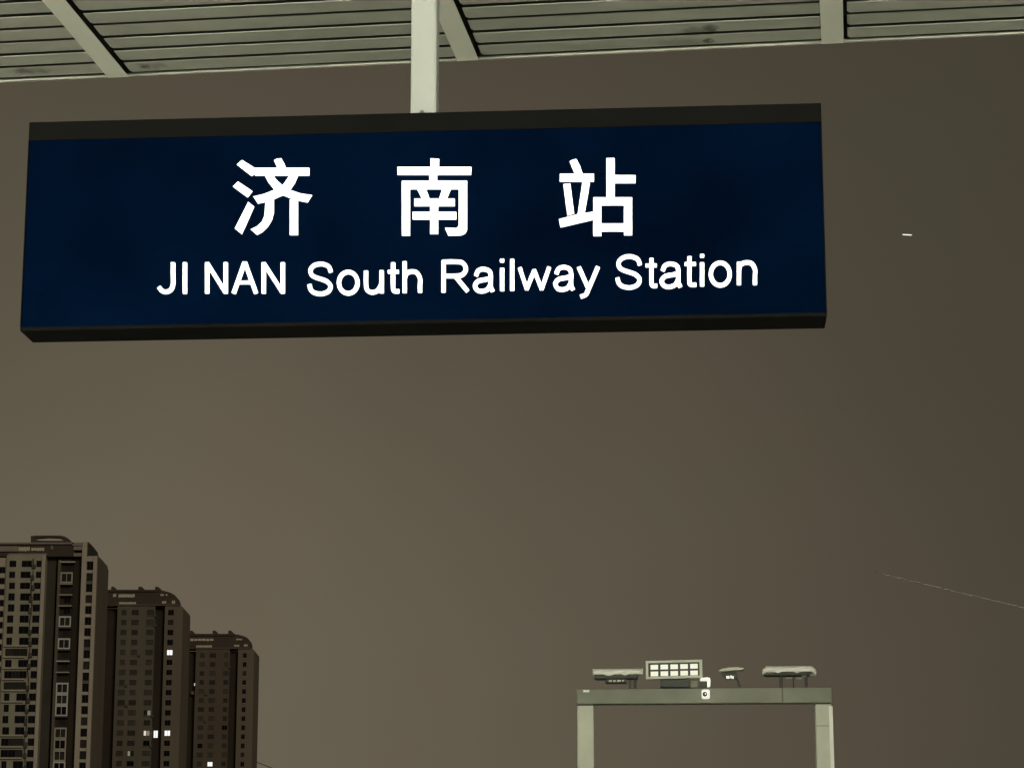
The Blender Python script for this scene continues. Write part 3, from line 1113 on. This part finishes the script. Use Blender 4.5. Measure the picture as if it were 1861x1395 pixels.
    for px0, px1 in spec['fins']:
        w = px1 - px0
        rt = spec['roof']
        xz_prism('roof_fin', t, base, [(px0, rt - .1), (px0, rt - 6), (px0 + .15 * w, rt - 7.5), (px0 + .5 * w, rt - 7.3), (px0 + .75 * w, rt - 5.3), (px0 + .95 * w, rt - 1.8), (px1, rt - .1)], Y, Y + 2, Y + 9, 'crown')
    return t


small_tower('middle apartment tower with curved shoulder and four lit windows', 768.0, 1200, dict(
    rec=(184, 0), block=(210.5, 279), cols=[(217, 228), (236.5, 249), (264, 277)], pier=(297, 0), wcol=(302.7, 313.2), pw=7, edge=330,
    row0=1112.5, pitch=18.2, nrow=19, wh=9.6, ftop=1100.5, ptop=1098.5, pround=1108, roof=1071, mat='taupe',
    lit={('w', 4): 'lit', ('w', 12): 'lit', (2, 12): ('litwarm', 'litdim'), (1, 14): ('litdim', 'dimglass'), (2, 10): ('dimglass', 'litdim')},
    rwin=[(281, 289.5, 1325, 1339, 'lit')],
    crown=[(184, 1071), (285, 1070.5), (296, 1072), (309, 1075.5), (317, 1080), (322, 1086), (324.3, 1093), (324.8, 1099)],
    louvers=[(205, 211, 1078, 1084.5, 2), (215, 248, 1078.5, 1085, 10), (216, 247, 1093, 1098.5, 10), (291, 304, 1078.5, 1082, 4), (294, 302, 1091, 1096, 2), (309, 318, 1090, 1096.5, 3)],
    fins=[(200, 210), (249.5, 261), (280, 291)]))
small_tower('farthest and lowest apartment tower at the right end of the row', 860.0, 1269, dict(
    rec=(338, 0), block=(354, 415.5), cols=[(360.7, 370.4), (379.3, 390), (405, 413.6)], pier=(430.7, 0), wcol=(439.6, 446.5), pw=5.5, edge=460,
    row0=1190.5, pitch=16.4, nrow=18, wh=8.4, ftop=1178.7, ptop=1177.5, pround=1183, roof=1151, mat='brown',
    lit={(1, 12): 'lit'},
    lwin=[(349.5, 354.5, 1238.5, 1244, 'litwarm')],
    crown=[(338, 1151), (424, 1151), (433, 1152), (444, 1155), (450, 1158.5), (454, 1163.5), (455.6, 1169), (455.8, 1178)],
    louvers=[(345, 388, 1159.5, 1164, 6), (356, 385, 1171.5, 1176, 9), (429, 440, 1159.5, 1162.5, 3), (425, 435, 1170.5, 1174, 3), (443, 450, 1169.5, 1174, 2)],
    fins=[(344, 352), (385, 395), (413.5, 423.5)]))


# ---- tower 1, nearest and tallest in view
def big_tower():
    Y = 687.0
    ref = 1165
    xr = lambda px: on_y(px, ref, Y).x
    zr = lambda py: on_y(150, py, Y).z
    base = on_y(90, ref, Y); base.z = -1.2
    zg = -1.2
    t = empty('apartment_tower', 'nearest and tallest apartment tower, pale with white balcony frames, at the left edge', 'tower', tuple(base), 'apartment towers in a row')
    fh = (zr(1024) - zr(1024 + 201)) / 10
    nrow = 23
    # pale block with columns A, B, C, and the column cut by the picture's left edge
    ztop = zr(1008)
    x0, x1 = xr(5.5), xr(76.5)
    A, B, Cc = (xr(11.5), xr(22)), (xr(33), xr(49)), (xr(58), xr(69.5))
    hh = 1.76 / 2
    rows = []
    wide = {8, 10, 11, 16, 17}
    for k in range(nrow):
        zc = zr(1024) - k * fh
        d = [random.uniform(-.25, .25) for _ in range(4)]
        if k in wide:
            ops = [(A[0] - .2, B[1] + .3 + d[1]), (Cc[0], Cc[1])]
        else:
            ops = [(A[0] + d[0] * .5, A[1] + d[1]), (B[0] + d[2], B[1] + .4 + d[3]), (Cc[0] + (0.3 if k < 2 else -.2), Cc[1])]
        rows.append((zc - hh - (.15 if k > 2 else 0), zc + hh + (.1 if k > 2 else 0), ops))
    wall_with_rows('facade_wall', t, base, x0, x1, zg, ztop, Y, rows, 'cream')
    bbox('block_core', t, base, x0 + .05, x1 - .05, Y + .32, Y + DEP, zg, ztop - .05, 'cream')
    bbox('side_return', t, base, x1, x1 + .02, Y + .001, Y + 3, zg, ztop, 'cream')
    bbox('side_return', t, base, x0 - .02, x0, Y + .001, Y + 1, zg, ztop, 'cream')
    for k, (za_, zb_, ops) in enumerate(rows):
        for j, (a, b_) in enumerate(ops):
            if b_ - a > 4:
                n = 3
                for q in range(n):
                    put_window(t, base, a + (b_ - a) * q / n, a + (b_ - a) * (q + 1) / n, za_, zb_, Y + .12, pane_kind((('glass', .4), ('curtain', .4), ('dimglass', .2))))
            else:
                put_window(t, base, a, b_, za_, zb_, Y + .12, pane_kind((('glass', .5), ('glass2', .5))))
        if k in wide or k in (7, 9, 12, 15, 18):
            bbox('balcony_slab', t, base, A[0] - .5, B[1] + random.uniform(-.4, .6), Y - .55, Y - .004, za_ - .5, za_ - .12, 'slab')
        # stair-shaft strip with air conditioners between columns B and C
        if random.random() < .8:
            xa = xr(51.2) + random.uniform(-.2, .5)
            bbox('air_conditioner', t, base, xa, xa + random.uniform(.6, 1.0), Y - .6, Y - .01, za_ - random.uniform(.1, .6), za_ + random.uniform(.6, 1.2), 'ac')
    m = MB(); zz = ztop - 1
    path = []
    k = 0
    while zz > 0:
        path.append((xr(54) + .25 * math.sin(k * 1.3) - base.x, Y - .22 - base.y, zz - base.z)); zz -= 2.2; k += 1
    m.tube(path, .16, 6)
    m.build('drain_pipe', M['ac'], t)
    # bright corner pier
    bbox('pier', t, base, xr(70.6), xr(77.2), Y - .5, Y - .003, zg, zr(1008.5), 'pier')
    # outermost column, cut by the frame, continues as the other half of the tower
    rows = []
    a, b_ = xr(-9), xr(5)
    for k in range(nrow):
        zc = zr(1034) - k * fh
        rows.append((zc - .95, zc + .85, [(a, b_ - .4)]))
    wall_with_rows('wing_wall', t, base, xr(-30), x0 - .021, zg, zr(1012), Y + 1.0, rows, 'pier')
    bbox('wing_core', t, base, xr(-80), x0 - .03, Y + 1.32, Y + DEP, zg, zr(1012), 'pier')
    for k, (za_, zb_, ops) in enumerate(rows):
        put_window(t, base, ops[0][0], ops[0][1], za_, zb_, Y + 1.12, 'glass')
    # recess between block and balcony bay
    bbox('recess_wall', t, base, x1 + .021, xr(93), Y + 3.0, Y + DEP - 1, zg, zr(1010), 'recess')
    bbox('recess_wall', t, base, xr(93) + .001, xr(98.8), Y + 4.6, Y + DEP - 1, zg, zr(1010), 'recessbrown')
    # balcony bay
    bx0, bx1 = xr(98.8) + .001, xr(126.5)
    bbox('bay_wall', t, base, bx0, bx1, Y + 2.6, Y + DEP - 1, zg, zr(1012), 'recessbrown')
    bbox('bay_pier', t, base, bx0, bx0 + .75, Y + .9, Y + 2.59, zg, zr(1016), 'taupe')
    framed = {1: 'slab', 5: 'white', 7: 'white', 11: 'white', 12: 'white', 13: 'white', 15: 'slab', 16: 'slab', 17: 'slab', 18: 'white', 19: 'white', 21: 'slab'}
    bars = {0: 'white', 3: 'slab', 4: 'slab', 9: 'white', 10: 'slab', 2: 'slab'}
    z0b = zr(1018.3)
    fb = (zr(1018.3) - zr(1018.3 + 200.5)) / 10
    for k in range(nrow):
        zu = z0b - k * fb
        zl = zu - fb
        xa, xb = bx0 + .8, bx1 - .02
        put_window(t, base, xa + .9, xb - .5, zl + .75, zu - .6, Y + 2.6 - .11, pane_kind((('dimglass', .5), ('curtain', .3), ('glass', .2))))
        if k in framed:
            mk = framed[k]
            f = MB()
            w = .34
            for (p0, p1, q0, q1) in ((xa, xb, zu - .45, zu - .02), (xa, xb, zl + .05, zl + .42), (xa, xa + w, zl + .43, zu - .46), (xb - w, xb, zl + .43, zu - .46)):
                f.box(p0 - base.x, p1 - base.x, Y + .85 - base.y, Y + 1.2 - base.y, q0 - base.z, q1 - base.z)
            f.box((xa + xb) / 2 - .07 - base.x, (xa + xb) / 2 + .07 - base.x, Y + .9 - base.y, Y + 1.1 - base.y, zl + .43 - base.z, zu - .46 - base.z)
            f.build('balcony_frame', M[mk], t)
            bbox('balcony_glass', t, base, xa + w, xb - w, Y + 1.25, Y + 1.3, zl + .43, zu - .46, random.choice(['curtain', 'dimglass', 'glass']))
        if k in bars:
            bbox('balcony_slab', t, base, xa - .3, xb + (.5 if k == 0 else 0), Y + .8, Y + 2.58, zu - .34, zu - .05, bars[k])
        else:
            bbox('balcony_slab', t, base, xa, xb, Y + 1.21, Y + 2.58, zu - .25, zu - .08, 'taupe')
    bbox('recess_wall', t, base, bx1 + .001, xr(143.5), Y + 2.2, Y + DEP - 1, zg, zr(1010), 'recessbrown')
    # pilasters and window strip between them
    p0, p1 = xr(143.5), xr(152.4)
    w0, w1 = p1, xr(164.7)
    q0, q1 = w1, xr(171.5)
    bbox('pilaster', t, base, p0, p1, Y - .3, Y + DEP, zg, zr(984.5), 'pier')
    bbox('pilaster', t, base, q0, q1, Y - .3, Y + DEP, zg, zr(1010), 'pier')
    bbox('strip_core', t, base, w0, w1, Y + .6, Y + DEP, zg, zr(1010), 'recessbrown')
    bbox('strip_head', t, base, w0, w1, Y - .1, Y + .599, zr(1019.5), zr(1010), 'pier')
    for k in range(nrow + 1):
        zc = zr(1028) - k * (zr(1028) - zr(1028 + 200.5)) / 10
        put_window(t, base, w0, w1, zc - 1.08, zc + 1.08, Y + .35, pane_kind((('glass', .75), ('curtain', .15), ('dimglass', .1))))
        bbox('spandrel', t, base, w0, w1, Y + .02, Y + .599, zc - 1.95, zc - 1.12, random.choice(['slab', 'slab', 'taupe', 'pier']))
    # plain end wall, its top edge rolling down towards the back

    def end_slab(name, x, th, zlo, ztp, d0, d1, drop, mk):
        pr = [(d0, zlo), (d0, ztp)]
        for k in range(9):
            a_ = math.pi / 2 * k / 8
            pr.append((d0 + (d1 - d0) * (.3 + .7 * math.sin(a_)), ztp - drop * (1 - math.cos(a_))))
        pr.append((d1, zlo))
        m = MB(); m.prism([(p, q - base.z) for p, q in pr], lambda a_, b_, d: (d - base.x, a_, b_), x, x + th)
        m.build(name, M[mk], t)
    end_slab('end_wall', q1 + .002, .25, zg, zr(1010.3), -.25, DEP + .2, 1.4, 'brownside')
    # crown
    sh = 1.8        # lean correction of the crown row against the reference row
    bbox('crown_band', t, base, xr(-80), xr(128), Y + .8, Y + DEP - 2, zr(1009.5), zr(988), 'crown')
    bbox('crown_cap', t, base, xr(-80), xr(126.5), Y + .2, Y + DEP - 2, zr(987.9), zr(984.8), 'crownpale')
    bbox('crown_strip', t, base, xr(-80), xr(25), Y + .3, Y + .79, zr(1001), zr(991.8), 'crownpale')
    louver_row(t, base, Y, 33, 54, 992.5, 1000.5, Y + .8, 7)
    louver_row(t, base, Y, 56, 80, 994, 1000, Y + .8, 5)
    bbox('crown_ledge', t, base, xr(8), xr(78), Y + .1, Y + .79, zr(1008), zr(1005), 'crownpale')
    bbox('crown_block', t, base, xr(85), xr(88.5), Y + .3, Y + .79, zr(998), zr(991), 'crownpale')
    bbox('corner_beam', t, base, xr(124), p0 - .001, Y + .2, Y + .9, zr(990.8), zr(985), 'crownpale')
    bbox('corner_beam', t, base, xr(126.5), p0 - .001, Y + .2, Y + .9, zr(998.5), zr(992), 'crownpale')
    bbox('corner_beam', t, base, xr(127.5), p0 - .001, Y + .2, Y + .9, zr(1010), zr(1004), 'crownpale')
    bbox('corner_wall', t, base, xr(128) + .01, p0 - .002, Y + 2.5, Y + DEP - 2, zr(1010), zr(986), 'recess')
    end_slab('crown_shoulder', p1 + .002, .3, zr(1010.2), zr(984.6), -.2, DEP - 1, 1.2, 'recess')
    out = [(53.5, 971.2), (62, 970.4), (85, 970.2), (107, 970.4), (114, 971.6), (120, 974.5), (125, 978.5), (128, 983.6), (110, 983.6), (85, 983.4), (65, 983.2), (53.5, 983)]
    inn = [(59.5, 975.5), (66, 974.8), (85, 973.6), (103, 974.2), (109, 976), (112.5, 977.3), (113.5, 978.5), (112, 979.6), (104, 979.8), (85, 979.8), (70, 979.6), (62, 977.8)]
    ring_prism('roof_ring', t, base, out, inn, Y, Y + 2, Y + 4, 'crown')
    return t


big_tower()

# ------------------------------------------------------------------ wires and a passing aircraft
def wire(name, label, p0, p1, sag, r, mk):
    m = MB(); n = 24
    path = []
    for k in range(n + 1):
        f_ = k / n
        p = p0.lerp(p1, f_); p.z -= sag * 4 * f_ * (1 - f_)
        path.append(p - p0)
    m.tube(path, r, 6)
    o = m.build(name, M[mk], None, tuple(p0))
    tag(o, label, 'wire')
    return o


wire('overhead_wire', 'short dark cable slanting down from behind the farthest tower', on_y(440, 1373.5, 885.0), on_y(760, 1499, 885.0), 0.0, 0.14, 'wire')
wire('overhead_wire', 'faint pale wire slanting down to the right edge of the sky', on_y(1588, 1038.5, 23.0), on_y(2100, 1161, 21.5), 0.0, 0.0058, 'wirepale')

YP = 2600.0
pc = on_y(1648.5, 427.2, YP)
ap = empty('aeroplane', 'tiny aeroplane showing as a pale lit dash in the sky right of the sign', 'aeroplane', tuple(pc))
ap.rotation_euler = (0, R(2.5), 0)
pm = YP / F * 1.03
L = 10.5 * pm
b = MB(); b.tube([(-L, 0, 0), (-L * .93, 0, 0), (-L * .75, 0, 0), (L * .6, 0, 0), (L * .9, 0, .15 * pm), (L, 0, .3 * pm)], [.5 * pm, 1.1 * pm, 1.7 * pm, 1.6 * pm, .8 * pm, .3 * pm], 12)
b.build('fuselage', M['plane'], ap)
b = MB(); b.box(-L * .8, L * .75, -1.9 * pm, 1.9 * pm, -1.0 * pm, 1.0 * pm)
b.build('cabin_lights', M['planelit'], ap)
for s in (-1, 1):
    zr_, zt_ = (-2.4 * pm, -2.2 * pm) if s < 0 else (-1.6 * pm, -1.2 * pm)
    yt_ = s * L * (.42 if s < 0 else .9)
    b = MB(); b.add([(-L * .1, s * pm, zr_), (L * .15, s * pm, zr_), (L * .4, yt_, zt_), (L * .28, yt_, zt_), (-L * .1, s * pm, zr_ + .3 * pm), (L * .15, s * pm, zr_ + .3 * pm), (L * .4, yt_, zt_ + .15 * pm), (L * .28, yt_, zt_ + .15 * pm)],
                    [(0, 1, 2, 3), (4, 5, 6, 7), (0, 1, 5, 4), (1, 2, 6, 5), (2, 3, 7, 6), (3, 0, 4, 7)])
    b.build('wing', M['plane'], ap)
b = MB(); b.prism([(L * .8, .5 * pm), (L * .9, 2.2 * pm), (L, 2.2 * pm), (L * .98, .5 * pm)], sxz, -.12 * pm, .12 * pm)
b.build('tail_fin', M['plane'], ap)
